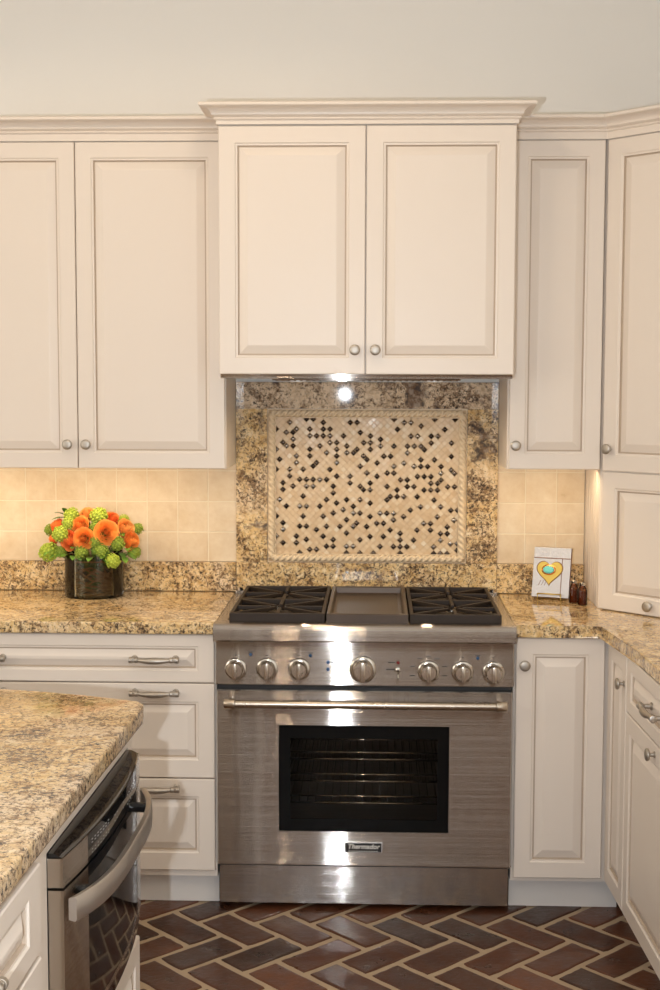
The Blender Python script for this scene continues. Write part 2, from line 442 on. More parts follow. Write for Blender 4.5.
# floor: herringbone clay pavers
fb = BM(); tl = fb.faces.layers.float.new('tint')
w = .1227; g = .0185; base = Vector((-.6805, -.735)); ea = Vector((.70711, .70711)); eb = Vector((.70711, -.70711))
def brick(a0, a1, b0, b1):
    cs = [base+ea*(a*w+sa*g/2)+eb*(b*w+sb*g/2) for a, b, sa, sb in ((a0, b0, 1, 1), (a1, b0, -1, 1), (a1, b1, -1, -1), (a0, b1, 1, -1))]
    c = sum(cs, Vector((0, 0)))/4
    if not (XL+.05 < c.x < XR-.02 and YB+.05 < c.y < -.05): return
    tint = min(1, max(0, R.gauss(.42, .26))); near = c.y > -2.2 and c.x > -1
    hz = R.uniform(-.0012, .0008); tx = R.uniform(-.004, .004); ty = R.uniform(-.004, .004)
    rings = []
    for ins, z in ((0, -.007), (0, -.003), (.0025, -.0006), (.007, 0.)):
        pl = []
        for i in range(4):
            p, q = cs[i], cs[(i+1) % 4]; e = (q-p); L = e.length; e = e/L; nn = Vector((e.y, -e.x))
            if (c-p).dot(nn) < 0: nn = -nn
            K = 6 if near else 2
            for k in range(K):
                s = (.004 if k == 0 else L*k/K) if k or True else 0
                pl.append(p+e*s+nn*(ins+(.0 if k == 0 else 0)))
        rings.append([(p, z) for p in pl])
    jit = [R.uniform(-.0016, .0016) if near else 0 for _ in rings[0]]
    vr = []
    for rg in rings:
        vs = []
        for (p, z), j in zip(rg, jit):
            d = (c-p).normalized(); pp = p+d*(j+.0012)
            vs.append(fb.verts.new((pp.x, pp.y, z+(hz+tx*(pp.x-c.x)+ty*(pp.y-c.y) if z > -.002 else 0))))
        vr.append(vs)
    n = len(vr[0]); fs = []
    for A, B in zip(vr, vr[1:]):
        for i in range(n): fs.append(fb.faces.new([A[i], A[(i+1) % n], B[(i+1) % n], B[i]]))
    fs.append(fb.faces.new(vr[-1]))
    for f in fs: f[tl] = tint
for n_ in range(-60, 60):
    for m_ in range(-30, 30):
        a = n_+2*m_; b = n_-2*m_
        brick(a, a+1, b, b+2); brick(a-1, a+1, b+2, b+3)
box(fb, XL, XR, YB, 0, -.06, -.0045, mi=1)
struct('floor', fb, [M['brick'], M['mortar']])

# ------------------------------------------------------------------ left base unit and its drawers
FB = frame((0, -.61, 0), 0)
t = thing('base_cabinet', 'cream base cabinet with a stack of three drawers left of the range', 'cabinet', (-.917, -.3, 0))
part('body', box(BM(), -1.375, -.4595, -.61, -.003, .10, .875), M['paint'], t)
part('toe_kick', box(BM(), -1.375, -.4595, -.564, -.02, 0, .10), M['toe'], t)
for z0, z1, rl in ((.7225, .873, .036), (.4205, .7185, .056), (.124, .4165, .055)):
    zc = (z0+z1)/2 if z1 > .8 else z1-.026
    door(t, FB, -1.372, -.464, z0, z1, pulls=((-.648, zc), (-1.188, zc)), name='drawer', s=.050, rail=rl, slope=.018)
t = thing('base_cabinet', 'cream base cabinet at the far left edge, mostly hidden behind the island', 'cabinet', (-1.9, -.3, 0))
part('body', box(BM(), -2.29, -1.376, -.61, -.003, .10, .875), M['paint'], t)
part('toe_kick', box(BM(), -2.29, -1.376, -.564, -.02, 0, .10), M['toe'], t)
for x0, x1, kx in ((-2.286, -1.836, -1.865), (-1.830, -1.380, -1.802)):
    door(t, FB, x0, x1, .124, .868, knob=(kx, .79))

# right narrow base cabinet
t = thing('base_cabinet', 'narrow cream one-door base cabinet right of the range', 'cabinet', (.61, -.3, 0))
part('body', box(BM(), .4595, .765, -.61, -.003, .10, .875), M['paint'], t)
part('toe_kick', box(BM(), .4595, .80, -.562, -.02, 0, .10), M['toe'], t)
door(t, FB, .4665, .738, .116, .872, knob=(.4915, .789))

# right run
FR = frame((.765, -.60, 0), -pi/2+math.radians(2.0))
t = thing('base_cabinet', 'slim cream one-door cabinet turning the corner under the right counter', 'cabinet', (.95, -.75, 0))
part('body', box(BM(), .012, .288, 0, .58, .10, .876), M['paint'], t, frame=FR)
part('toe_kick', box(BM(), .012, .288, .05, .56, 0, .10), M['toe'], t, frame=FR)
door(t, FR, .035, .284, .116, .872, knob=(.262, .785), s=.05)
t = thing('base_cabinet', 'cream cabinet at the right edge with a drawer over a wide door', 'cabinet', (1.1, -1.3, 0))
part('body', box(BM(), .289, 1.03, 0, .58, .10, .876), M['paint'], t, frame=FR)
part('toe_kick', box(BM(), .289, 1.03, .05, .56, 0, .10), M['toe'], t, frame=FR)
door(t, FR, .293, 1.026, .713, .872, pulls=((.66, .80),), name='drawer', s=.050, rail=.036, slope=.018)
door(t, FR, .293, 1.026, .116, .708, knob=(.640, .682))

# ------------------------------------------------------------------ worktops
single('countertop', 'polished golden granite countertop left of the range carrying the flower vase', 'countertop',
       prism(BM(), [(-2.31, -.001), (-2.31, -.649), (-.4595, -.649), (-.4595, -.001)], .8765, .914, .006), M['g_count'], smooth=True, autos=40)
single('countertop', 'polished golden granite corner countertop right of the range', 'countertop',
       prism(BM(), [(.4595, -.001), (.4595, -.649), (.716, -.649), (.726, -.655), (.760, -1.05), (.778, -1.66), (1.399, -1.66), (1.399, -.001)], .8765, .914, .006), M['g_right'], smooth=True, autos=40)
isl = [(-.530, -3.40), (-.496, -1.716), (-.498, -1.690), (-.512, -1.666), (-.611, -1.634), (-.74, -1.590), (-.868, -1.562), (-1.2, -1.51), (-2.2, -1.45), (-2.2, -3.40)]
single('countertop', 'thick speckled granite island worktop in the left foreground', 'countertop',
       prism(BM(), isl, .874, .914, .009, seg=4), M['g_island'], smooth=True, autos=40)
single('backsplash', 'low granite upstand behind the left countertop', 'backsplash', box(BM(), -2.31, -.4595, -.022, -.001, .9145, 1.018, .002), M['g_splash'])
single('backsplash', 'low granite upstand behind the right countertop', 'backsplash', box(BM(), .4595, .762, -.022, -.001, .9145, 1.018, .002), M['g_splash'])

# tiled backsplashes
def tiles(x0, x1, z0, z1, xo, zo, p=.1083, gr=.003):
    bm = BM(); tl = bm.faces.layers.float.new('tint'); box(bm, x0, x1, -.0084, -.001, z0, z1, mi=1)
    i0 = math.floor((x0-xo)/p); j0 = math.floor((z0-zo)/p)
    for i in range(i0, i0+60):
        for j in range(j0, j0+12):
            a, b_, c, d = xo+i*p+gr/2, xo+(i+1)*p-gr/2, zo+j*p+gr/2, zo+(j+1)*p-gr/2
            a = max(a, x0); b_ = min(b_, x1); c = max(c, z0); d = min(d, z1)
            if b_-a < .012 or d-c < .006: continue
            b2 = bmesh.new(); n0 = len(bm.faces); box(b2, a, b_, -.0095+R.uniform(-.0004, .0004), -.004, c, d, .0018, seg=2)
            tn = R.uniform(.2, .8); merge(bm, b2, 0); bm.faces.ensure_lookup_table()
            for f in bm.faces[n0:]: f[tl] = tn
    return bm
single('tile_backsplash', 'tumbled travertine tile backsplash behind the vase of flowers', 'backsplash',
       tiles(-2.31, -.4595, 1.0185, 1.367, -1.2085, 1.0155), [M['trav'], M['grout']])
single('tile_backsplash', 'tumbled travertine tile backsplash above the heart plaque', 'backsplash',
       tiles(.4595, .762, 1.0185, 1.370, .556, 1.0155), [M['trav'], M['grout']])

# granite panel behind the range
t = thing('range_backsplash', 'polished mottled granite surround framing the mosaic behind the range', 'backsplash', (0, -.01, .915))
part('bottom_slab', box(BM(), -.4585, .4585, -.022, -.001, .9145, 1.018, .002), M['g_splash'], t)
part('side_slab', box(BM(), -.4585, -.3485, -.020, -.001, 1.0185, 1.560, .0015), M['g_surr'], t)
part('side_slab', box(BM(), .3505, .4585, -.020, -.001, 1.0185, 1.560, .0015), M['g_surr'], t)
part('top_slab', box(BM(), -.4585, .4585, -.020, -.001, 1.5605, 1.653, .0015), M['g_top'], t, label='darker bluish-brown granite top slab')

# mosaic
def clip(poly, x0, x1, z0, z1):
    for ax, lim, sg in ((0, x0, 1), (0, x1, -1), (1, z0, 1), (1, z1, -1)):
        out = []
        for i in range(len(poly)):
            p, q = poly[i], poly[(i+1) % len(poly)]
            a = (p[ax]-lim)*sg; b = (q[ax]-lim)*sg
            if a >= 0: out.append(p)
            if (a >= 0) != (b >= 0):
                u = a/(a-b); out.append((p[0]+(q[0]-p[0])*u, p[1]+(q[1]-p[1])*u))
        poly = out
        if len(poly) < 3: return []
    return poly
mx0, mx1, mz0, mz1 = -.318, .320, 1.050, 1.527
t = thing('mosaic_panel', 'framed diamond mosaic with dark metal studs on the wall behind the range', 'mosaic', (0, -.01, 1.02))
part('backing', box(BM(), -.3475, .3495, -.010, -.001, 1.019, 1.5595), M['mgrout'], t)
st = BM(); tl = st.faces.layers.float.new('tint'); sd = BM(); tl2 = sd.faces.layers.float.new('tint')
D = .0236; hd = D/2-.0010
darkset = set()
cells = [(i, j) for i in range(-45, 46) for j in range(-45, 46)]
R.shuffle(cells)
for i, j in cells:
    nb = sum((i+a, j+b_) in darkset for a, b_ in ((1, 0), (-1, 0), (0, 1), (0, -1)))
    if (nb == 0 and R.random() < .31) or (nb == 1 and R.random() < .035): darkset.add((i, j))
def mtile(bm, tl, poly, tn, dome):
    cx = sum(p[0] for p in poly)/len(poly); cz = sum(p[1] for p in poly)/len(poly)
    lv = ((1, -.009), (1, -.0110), (.93, -.0115)) if not dome else ((.97, -.009), (.97, -.0120), (.86, -.0135), (.62, -.0152), (.36, -.0163), (.12, -.0168))
    rg = [[bm.verts.new((cx+(x-cx)*k, y, cz+(z-cz)*k)) for x, z in poly] for k, y in lv]; n = len(poly); fs = []
    for A, B in zip(rg, rg[1:]):
        for i in range(n): fs.append(bm.faces.new([A[i], A[(i+1) % n], B[(i+1) % n], B[i]]))
    fs.append(bm.faces.new(rg[-1]))
    for f in fs: f[tl] = tn
for i in range(-60, 60):
    for j in range(-60, 60):
        cx = (i-j)*D/2+.001; cz = (i+j)*D/2+1.288
        if not (mx0-.02 < cx < mx1+.02 and mz0-.02 < cz < mz1+.02): continue
        pl = clip([(cx-hd, cz), (cx, cz-hd), (cx+hd, cz), (cx, cz+hd)], mx0, mx1, mz0, mz1)
        if len(pl) < 3: continue
        if (i, j) in darkset: mtile(sd, tl2, pl, R.random()**1.5, True)
        else: mtile(st, tl, pl, min(1, max(0, R.gauss(.45, .22))), False)
part('stone_tiles', st, M['mosaic'], t)
part('metal_studs', sd, M['stud'], t, smooth=True, autos=60, label='dark pewter diamond studs')
# twisted rope frame
rp = BM()
def rope(p, q, rad=.0140):
    p = Vector(p); q = Vector(q); L = (q-p).length; n = int(L/.0025); tdir = (q-p).normalized(); up = Vector((0, -1, 0)); sd_ = tdir.cross(up); rings = []
    for i in range(n+1):
        s = L*i/n; c = p+tdir*s
        rings.append([rp.verts.new(c+(up*math.cos(a)+sd_*math.sin(a))*rad*(1.05-.36*abs(math.sin(1.5*(a+s*100.)))**2.5)) for a in [k*2*pi/24 for k in range(24)]])
    for A, B in zip(rings, rings[1:]):
        for k in range(24): rp.faces.new([A[k], A[(k+1) % 24], B[(k+1) % 24], B[k]])
    rp.faces.new(rings[0]); rp.faces.new(rings[-1])
rx0, rx1, rz0, rz1 = -.333, .335, 1.034, 1.5435
for a, b_ in (((rx0, rz0), (rx1, rz0)), ((rx1, rz0), (rx1, rz1)), ((rx1, rz1), (rx0, rz1)), ((rx0, rz1), (rx0, rz0))):
    rope((a[0], -.014, a[1]), (b_[0], -.014, b_[1]))
part('rope_border', rp, M['rope'], t, smooth=True, label='carved twisted rope border')
fr = BM()
for x0, x1, z0, z1 in ((-.3475, -.3445, 1.019, 1.5595), (.3465, .3495, 1.019, 1.5595), (-.3445, .3465, 1.019, 1.022), (-.3445, .3465, 1.5555, 1.5595),
                       (-.3215, -.3185, 1.0465, 1.531), (.3205, .3235, 1.0465, 1.531), (-.3185, .3205, 1.0465, 1.0495), (-.3185, .3205, 1.528, 1.531)):
    box(fr, x0, x1, -.017, -.0095, z0, z1)
part('border_fillet', fr, M['rope'], t)

# ------------------------------------------------------------------ upper cabinets
FU = frame((0, -.315, 0), 0)
t = thing('wall_cabinet', 'cream two-door wall cabinet above the flower vase', 'cabinet', (-.94, -.16, 1.373))
part('body', box(BM(), -1.418, -.4595, -.315, -.001, 1.3675, 2.47), M['paint'], t)
door(t, FU, -.9445, -.462, 1.3685, 2.423, knob=(-.917, 1.447)); door(t, FU, -1.414, -.9475, 1.3685, 2.423, knob=(-.978, 1.447))
part('crown_molding', crown_bm([(-1.418, -.335), (-.4595, -.335)], 2.425, .022), M['paint'], t)
t = thing('wall_cabinet', 'cream one-door wall cabinet between the hood cabinet and the corner cabinet', 'cabinet', (.61, -.16, 1.373))
part('body', box(BM(), .4595,   .7625, -.315, -.001, 1.3705, 2.47), M['paint'], t)
door(t, FU, .464, .7595, 1.3715, 2.423, knob=(.485, 1.449))
part('crown_molding', crown_bm([(.4595, -.335), (.7565, -.335)], 2.425, .022), M['paint'], t)

t = thing('hood_cabinet', 'projecting cream two-door cabinet over the range hood', 'cabinet', (0, -.25, 1.68))
part('body', box(BM(), -.459, .459, -.505, -.001, 1.681, 2.49), M['paint'], t)
FH = frame((0, -.505, 0), 0)
door(t, FH, -.457, -.0035, 1.677, 2.436, knob=(-.0345, 1.752)); door(t, FH, .0, .457, 1.677, 2.436, knob=(.0285, 1.752))
part('crown_molding', crown_bm([(-.459, -.395), (-.459, -.525), (.459, -.525), (.459, -.395)], 2.44, .012), M['paint'], t)
side = BM(); box(side, -.459, -.4585, -.39, -.335, 2.3, 2.31); side.free()

FD = frame((.7795, -.3215, 0), -pi/4)
t = thing('corner_cabinet', 'cream diagonal corner cabinet standing on the counter at the right edge', 'cabinet', (1.05, -.3, .915))
part('body', prism(BM(), [(.7640, -.001), (.7640, -.3145), (.771, -.3215), (1.0775, -.628), (1.399, -.628), (1.399, -.001)], .9145, 2.47), M['paint'], t)
door(t, FD, .0015, .425, 1.3685, 2.423, knob=(.029, 1.44)); door(t, FD, .0015, .425, .9165, 1.3645, knob=(.195, .948))
nx = .7070*.02
part('crown_molding', crown_bm([(.7570, -.335), (.7655, -.3355), (1.063, -.633)], 2.425, .022), M['paint'], t)
# ribbed side panel of the corner unit
rb = BM()
for k in range(6): box(rb, .7628, .7642, -.29+k*.045, -.2885+k*.045, .915, 1.372)
part('side_panel_beads', rb, M['paint'], t)

# ------------------------------------------------------------------ hood liner
t = thing('range_hood', 'stainless hood liner set under the hood cabinet', 'range hood', (0, -.25, 1.655))
part('housing', box(BM(), -.456, .456, -.500, -.0225, 1.664, 1.680), M['steelp'], t)
fl = BM(); box(fl, -.30, .30, -.43, -.10, 1.658, 1.6635, .001)
for k in range(30): box(fl, -.29+k*.0198, -.282+k*.0198, -.42, -.11, 1.656, 1.658)
part('filter', fl, M['steelp'], t)
for x in (-.22, .22): part('lamp', lathe(BM(), [(.03, 0), (.03, .004), (.024, .006), (0, .006)], (x, -.36, 1.6580), (0, 0, -1)), M['lens'], t, smooth=True, autos=30)

# ------------------------------------------------------------------ range
t = thing('range', 'professional stainless gas range with griddle and seven control knobs', 'range', (0, -.35, 0))
bb = BM()
box(bb, -.455, -.31, -.619, -.03, .14, .862); box(bb, .31, .455, -.619, -.03, .14, .862); box(bb, -.455, -.31, -.596, -.03, .02, .14); box(bb, .31, .455, -.596, -.03, .02, .14)
box(bb, -.31, .31, -.596, -.03, .02, .14); box(bb, -.31, .31, -.619, -.03, .14, .20); box(bb, -.31, .31, -.619, -.03, .66, .862); box(bb, -.31, .31, -.08, -.03, .20, .66)
part('body', bb, M['blackm'], t)
cv = BM(); box(cv, -.3099, .3099, -.612, -.081, .2001, .6599)
for f in list(cv.faces):
    if f.calc_center_median().y < -.6: cv.faces.remove(f)

part('oven_cavity', cv, M['cavity'], t)
for z in (.335, .405, .475):
    rk = BM(); tube(rk, [(-.30, -.59, z), (.30, -.59, z)], .0035, 8); tube(rk, [(-.30, -.10, z), (.30, -.10, z)], .0035, 8)
    tube(rk, [(-.30, -.34, z-.004), (.30, -.34, z-.004)], .0035, 8); tube(rk, [(-.30, -.59, z+.022), (.30, -.59, z+.022)], .003, 8)
    for x in (-.30, .30): tube(rk, [(x, -.59, z), (x, -.10, z)], .0035, 8)
    for k in range(23): tube(rk, [(-.28+k*.56/22, -.59, z+.003), (-.28+k*.56/22, -.10, z+.003)], .0017, 6)
    part('oven_rack', rk, M['chrome'], t, smooth=True)
# control panel
part('control_panel', box(BM(), -.457, .457, -.653, -.6195, .7235, .866, .0015), M['steel'], t)
# bullnose front
pf = [(-.60, .8665), (-.703, .8665), (-.709, .872), (-.709, .900)]
for k in range(1, 8): a = k/8*pi/2; pf.append((-.689-.020*math.cos(a), .900+.021*math.sin(a)))
pf += [(-.689, .921), (-.662, .921), (-.655, .915), (-.600, .915)]
part('front_trim', xprism(BM(), pf, -.4585, .4585), M['steel'], t, smooth=True, autos=40, label='rounded stainless front rail')
# cooktop
ct = BM()
box(ct, -.4585, -.425, -.60, -.05, .8665, .914, .003); box(ct, .425, .4585, -.60, -.05, .8665, .914, .003)
box(ct, -.4585, .4585, -.05, -.024, .8665, .922, .003)
part('cooktop_trim', ct, M['steelp'], t)
part('burner_pan', box(BM(), -.4245, .4245, -.5995, -.0505, .868, .899), M['enamel'], t)
tt = BM()
for k in range(46): box(tt, -.41+k*.0182, -.403+k*.0182, -.046, -.034, .922, .934, .001)
box(tt, -.42, .42, -.049, -.031, .922, .926)
part('vent_trim', tt, M['iron'], t)
for x in (-.443, .443): part('corner_stud', lathe(BM(), [(.011, 0), (.011, .009), (.008, .012), (0, .0125)], (x, -.045, .922)), M['chrome'], t, smooth=True, autos=35)
# burners
for x in (-.268, .268):
    for y in (-.51, -.235):
        sf = lambda a, r, h: 1+.16*math.cos(5*a)
        b1 = part('burner', lathe(BM(), [(.062, .8995), (.062, .903), (.040, .907), (.036, .916), (.0, .916)], (x, y, 0), seg=40, rfun=sf), M['brass'], t, smooth=True, autos=30)
        part('burner_cap', lathe(BM(), [(.041, .9165), (.041, .9215), (.034, .9245), (0, .9245)], (x, y, 0), seg=40, rfun=sf), M['iron'], b1, smooth=True, autos=30)
# grates
def grate(x0, x1):
    bm = BM(); y0, y1 = -.652, -.090; zt = .946; zb = .932; bw = .012
    cx = (x0+x1)/2
    box(bm, x0, x0+bw, y0, y1, .917, zt, .003); box(bm, x1-bw, x1, y0, y1, .917, zt, .003)
    box(bm, x0+bw-.003, x1-bw+.003, y0, y0+bw, .917, zt, .003); box(bm, x0+bw-.003, x1-bw+.003, y1-bw, y1, .917, zt, .003)
    box(bm, x0+bw-.003, x1-bw+.003, -.380, -.364, .924, zt, .003)
    for yc in (-.51, -.235):
        y_lo, y_hi = (y0+bw, -.372) if yc < -.4 else (-.372, y1-bw)
        for tx, ty in ((x0+bw/2, y_lo), (x1-bw/2, y_lo), (x0+bw/2, y_hi), (x1-bw/2, y_hi), (x0+bw/2, yc), (x1-bw/2, yc), (cx, y_lo-.004), (cx, y_hi+.004)):
            e = Vector((tx, ty)); c = Vector((cx, yc)); d = (c-e); L = d.length; d.normalize(); L -= (.020 if abs(tx-cx) > .01 and abs(ty-yc) > .01 else .030)
            b2 = BM(); box(b2, 0, L, -.0058, .0058, zb, zt, .0025)
            for v in b2.verts:
                if v.co.x > L-.012 and v.co.z < zb+.006: v.co.z += .004
            merge(bm, b2, 0, Matrix.Translation((e.x, e.y, 0)) @ Matrix.Rotation(math.atan2(d.y, d.x), 4, 'Z'))
    for x in (x0+.02, x1-.02):
        for y in (y0+.09, -.372, y1-.02): box(bm, x-.006, x+.006, y-.006, y+.006, .8995, .93)
    return bm
part('grate', grate(-.415, -.121), M['iron'], t); part('grate', grate(.139, .419), M['iron'], t)
# griddle
gb = BM(); gx0, gx1, gy0, gy1 = -.116, .134, -.652, -.090
R_ = [(0, .9165), (0, .944), (.002, .946), (.010, .946), (.013, .9435), (.017, .926), (.026, .923)]
prev = None
for ins, z in R_:
    rg = [gb.verts.new(c) for c in ((gx0+ins, gy0+ins*1.6, z), (gx1-ins, gy0+ins*1.6, z), (gx1-ins, gy1-ins, z), (gx0+ins, gy1-ins, z))]
    if prev:
        for i in range(4): gb.faces.new([prev[i], prev[(i+1) % 4], rg[(i+1) % 4], rg[i]])
    else: gb.faces.new(rg[::-1])
    prev = rg
gb.faces.new(prev)
part('griddle', gb, M['griddle'], t)
part('griddle_frame', box(BM(), gx0+.01, gx1-.01, -.59, gy1-.01, .8995, .916), M['iron'], t)
# knobs
def rknob(x, z, big):
    s = 1.22 if big else 1.0
    P_ = (x, -.6535, z); bz = part('bezel', lathe(BM(), [(.034*s, 0), (.034*s, .004), (.031*s, .007), (.026*s, .008), (.025*s, .006), (0, .006)], P_, (0, -1, 0), 40), M['chrome'], None, smooth=True, autos=35)
    k = BM(); lathe(k, [(.0262*s, .0075), (.0262*s, .012), (.0245*s, .030), (.022*s, .033), (0, .034)], P_, (0, -1, 0), 40)
    b2 = BM(); box(b2, -.0062*s, .0062*s, -.048, -.030, -.0245*s, .0245*s, .003); merge(k, b2, 0, Matrix.Translation(P_))
    kk = part('knob', k, M['brass'], t, smooth=True, autos=35)
    bpy.data.objects.remove(bz)
    part('bezel', lathe(BM(), [(.034*s, 0), (.034*s, .004), (.031*s, .007), (.027*s, .0078), (.027*s, .0065), (.0, .0065)], P_, (0, -1, 0), 40), M['chrome'], kk, smooth=True, autos=35)
for x, z, bg in ((-.395, .773, 0), (-.298, .774, 0), (-.199, .774, 0), (-.004, .7745, 1), (.197, .7705, 0), (.301, .770, 0), (.395, .769, 0)): rknob(x, z, bg)
for x, z, c in ((-.349, .818, 'blue_led'), (-.165, .816, 'blue_led'), (-.111, .796, 'blue_led'), (-.111, .774, 'blue_led'), (.104, .797, 'red_led'), (.347, .813, 'blue_led')):
    part('indicator_light', lathe(BM(), [(.0052, 0), (.0052, .002), (.0035, .0032), (0, .0035)], (x, -.6532, z), (0, -1, 0), 16), M[c], t, smooth=True, autos=35,
         label='small red indicator light' if c[0] == 'r' else 'small blue indicator light')
tg = BM(); lathe(tg, [(.008, 0), (.008, .003), (.005, .005), (0, .006)], (.104, -.6532, .774), (0, -1, 0), 18); tube(tg, [(.104, -.656, .773), (.104, -.668, .764), (.104, -.674, .752)], [.003, .0028, .0036], 10)
part('toggle_switch', tg, M['chrome'], t, smooth=True, autos=35)
mk = BM()
for x, z, wd in [(-.349, .826, .018), (-.165, .824, .018), (-.09, .796, .022), (-.09, .774, .022), (.084, .797, .022), (.082, .775, .03), (.347, .821, .018)]+\
        [(x, .815, .006) for x in (-.395, -.298, -.199, .301, .395)]+[(.197+.052*math.cos(a), .7705+.045*math.sin(a), .016) for a in (-.3, .35, 1.05, 1.57, 2.1, 2.8, 3.45)]:
    box(mk, x-wd/2, x+wd/2, -.6536, -.6530, z-.0012, z+.0012)
part('panel_markings', mk, M['dark_ink'], t)
# oven door
od = BM(); outer = (-.4545, .4545, .153, .7065); wi = (-.263, .263, .262, .598)
prev = None
for x0, x1, z0, z1, y in ((outer[0], outer[1], outer[2], outer[3], -.6205), (outer[0], outer[1], outer[2], outer[3], -.649), (outer[0]+.003, outer[1]-.003, outer[2]+.003, outer[3]-.003, -.653),
                          (wi[0], wi[1], wi[2], wi[3], -.653), (wi[0]+.001, wi[1]-.001, wi[2]+.001, wi[3]-.001, -.6505), (wi[0]+.001, wi[1]-.001, wi[2]+.001, wi[3]-.001, -.6205)):
    rg = [od.verts.new(c) for c in ((x0, y, z0), (x1, y, z0), (x1, y, z1), (x0, y, z1))]
    if prev:
        for i in range(4): od.faces.new([prev[i], prev[(i+1) % 4], rg[(i+1) % 4], rg[i]])
    else: first = rg
    prev = rg
for i in range(4): od.faces.new([prev[i], prev[(i+1) % 4], first[(i+1) % 4], first[i]])
d = part('oven_door', od, M['steel'], t)
wf = BM()
for x0, x1, z0, z1 in ((-.2615, -.227, .2635, .5965), (.227, .2615, .2635, .5965), (-.227, .227, .2635, .302), (-.227, .227, .557, .5965)): box(wf, x0, x1, -.6502, -.6465, z0, z1)
part('window_frame', wf, M['blackw'], d, label='glossy black window border')
part('window_glass', box(BM(), -.2269, .2269, -.6495, -.6465, .3021, .5569), M['ovenglass'], d, label='smoked glass over oven racks')
hb = BM(); zc = .677; lathe(hb, [(.0125, 0), (.0125, .80)], (-.396, -.713, zc), (1, 0, 0), 24)
for s, x in ((-1, -.396), (1, .404)):
    lathe(hb, [(.0140, -.006), (.0170, -.004), (.0170, .026), (.015, .029), (0, .029)], (x, -.713, zc), (s, 0, 0), 24)
    tube(hb, [(x+s*.012, -.705, zc), (x+s*.012, -.685, zc-.004), (x+s*.012, -.6535, zc-.006)], [.009, .009, .013], 16)
part('door_handle', hb, M['brass'], d, smooth=True, autos=35, label='long polished tubular handle')
nb = BM(); box(nb, -.0600, .0600, -.6565, -.6531, .1965, .2325, .001)
bd = part('badge', nb, M['chrome'], d, label='small black and silver nameplate')
part('badge_plate', box(BM(), -.0555, .0555, -.6575, -.6560, .2005, .2285), M['blackm'], bd)
part('lettering', text_bm('Thermador', .0215, .0003, .25, .0006), M['white_ink'], bd, frame=T(0, -.6580, .2178), label='THERMADOR lettering in pale italics'.replace('THERMADOR ', ''))
ub = BM()
for k in range(12): box(ub, -.046+k*.0078, -.0405+k*.0078, -.6582, -.6575, .2025, .2045)
part('badge_underline', ub, M['white_ink'], bd)
part('kick_plate', box(BM(), -.452, .452, -.610, -.598, .016, .1435, .001), M['kick'], t)
for x in (-.40, .40):
    for y in (-.55, -.10): part('foot', lathe(BM(), [(.02, 0), (.02, .021)], (x, y, 0)), M['blackm'], t)
vb = BM()
for k in range(26): box(vb, -.43+k*.0345, -.402+k*.0345, -.6215, -.619, .146, .150)
part('vent_strip', vb, M['chrome'], t)

# ------------------------------------------------------------------ island
FI = frame((-.535, -2.46, 0), pi/2-.0215)   # local x -> +Y, local -y -> +X
t = thing('island_cabinet', 'cream island cabinet with drawers at the lower left corner', 'cabinet', (-.9, -2.95, 0))
part('body', prism(BM(), [(-2.1, -3.37), (-.5546, -3.37), (-.535, -2.462), (-2.1, -2.462)], .10, .8735), M['paint'], t)
part('toe_kick', box(BM(), -2.05, -.62, -3.33, -2.462, 0, .10), M['toe'], t)
for z0, z1, rl in ((.708, .858, .036), (.41, .698, .055), (.116, .40, .055)):
    door(t, FI, -.89, -.110, z0, z1, pulls=((-.50, z1-.060),), name='drawer', s=.070, rail=rl, slope=.018)
t = thing('island_cabinet', 'cream island end cabinet that houses the microwave drawer', 'cabinet', (-.9, -2.0, 0))
ib = BM(); fx = lambda y: -.535+.0215*(y+2.461)
def isb(y0, y1, z0, z1): prism(ib, [(-1.0595, y0), (fx(y0), y0), (fx(y1), y1), (-1.0595, y1)], z0, z1)
box(ib, -2.1, -1.06, -2.461, -1.735, .10, .8735); isb(-2.461, -1.735, .10, .405); isb(-2.461, -1.735, .834, .8735); isb(-1.775, -1.735, .4051, .8339)
part('body', ib, M['paint'], t)
part('toe_kick', box(BM(), -2.05, -.60, -2.461, -1.78, 0, .10), M['toe'], t)
door(t, FI, .012, .700, .116, .392, pulls=((.35, .33),), name='drawer', s=.050, rail=.05, slope=.018)

t = thing('microwave_drawer', 'stainless and black glass microwave drawer with curved handle in the island', 'microwave', (-.75, -2.075, .37))
part('body', box(BM(), -1.05, -.538, -2.445, -1.785, .408, .822), M['blackm'], t)
YC, HY = -2.122, .337
def base_x(y): return -.507+.0215*(y+2.459)
def bow(y): return base_x(y)+.024*(1-((y-YC)/HY)**2)
def bowed(bm, y0, y1, z0, z1, back=None, off=0., n=14, mi=0, zt=None, topx=None):
    cols = []
    for i in range(n+1):
        y = y0+(y1-y0)*i/n; x = bow(y)+off
        bk = base_x(y)-.0275
        cols.append([bm.verts.new((bk, y, z0)), bm.verts.new((x, y, z0)), bm.verts.new((x if topx is None else topx(y), y, z1)), bm.verts.new((bk, y, z1))])
    for A, B in zip(cols, cols[1:]):
        for k in range(4):
            f = bm.faces.new([A[k], A[(k+1) % 4], B[(k+1) % 4], B[k]]); f.material_index = mi
    for c in (cols[0], cols[-1][::-1]):
        f = bm.faces.new(c); f.material_index = mi
    return bm
ya, yb = -2.459, -1.785; s0, s1 = -2.335, -1.875
for q0, q1 in ((ya, s0), (s1, yb)): part('end_cap', bowed(BM(), q0, q1, .772, .824, n=6), M['steelp'], t, smooth=True, autos=40, label='curved stainless end cap')
cp = part('control_panel', bowed(BM(), s0, s1, .772, .824), M['black'], t, smooth=True, autos=40, label='bowed black glass touch panel')
part('top_cap', bowed(BM(), ya+.004, yb-.004, .8245, .832, off=-.003, topx=lambda y: base_x(y)-.018), M['black'], t, smooth=True, autos=30)
kp = BM()
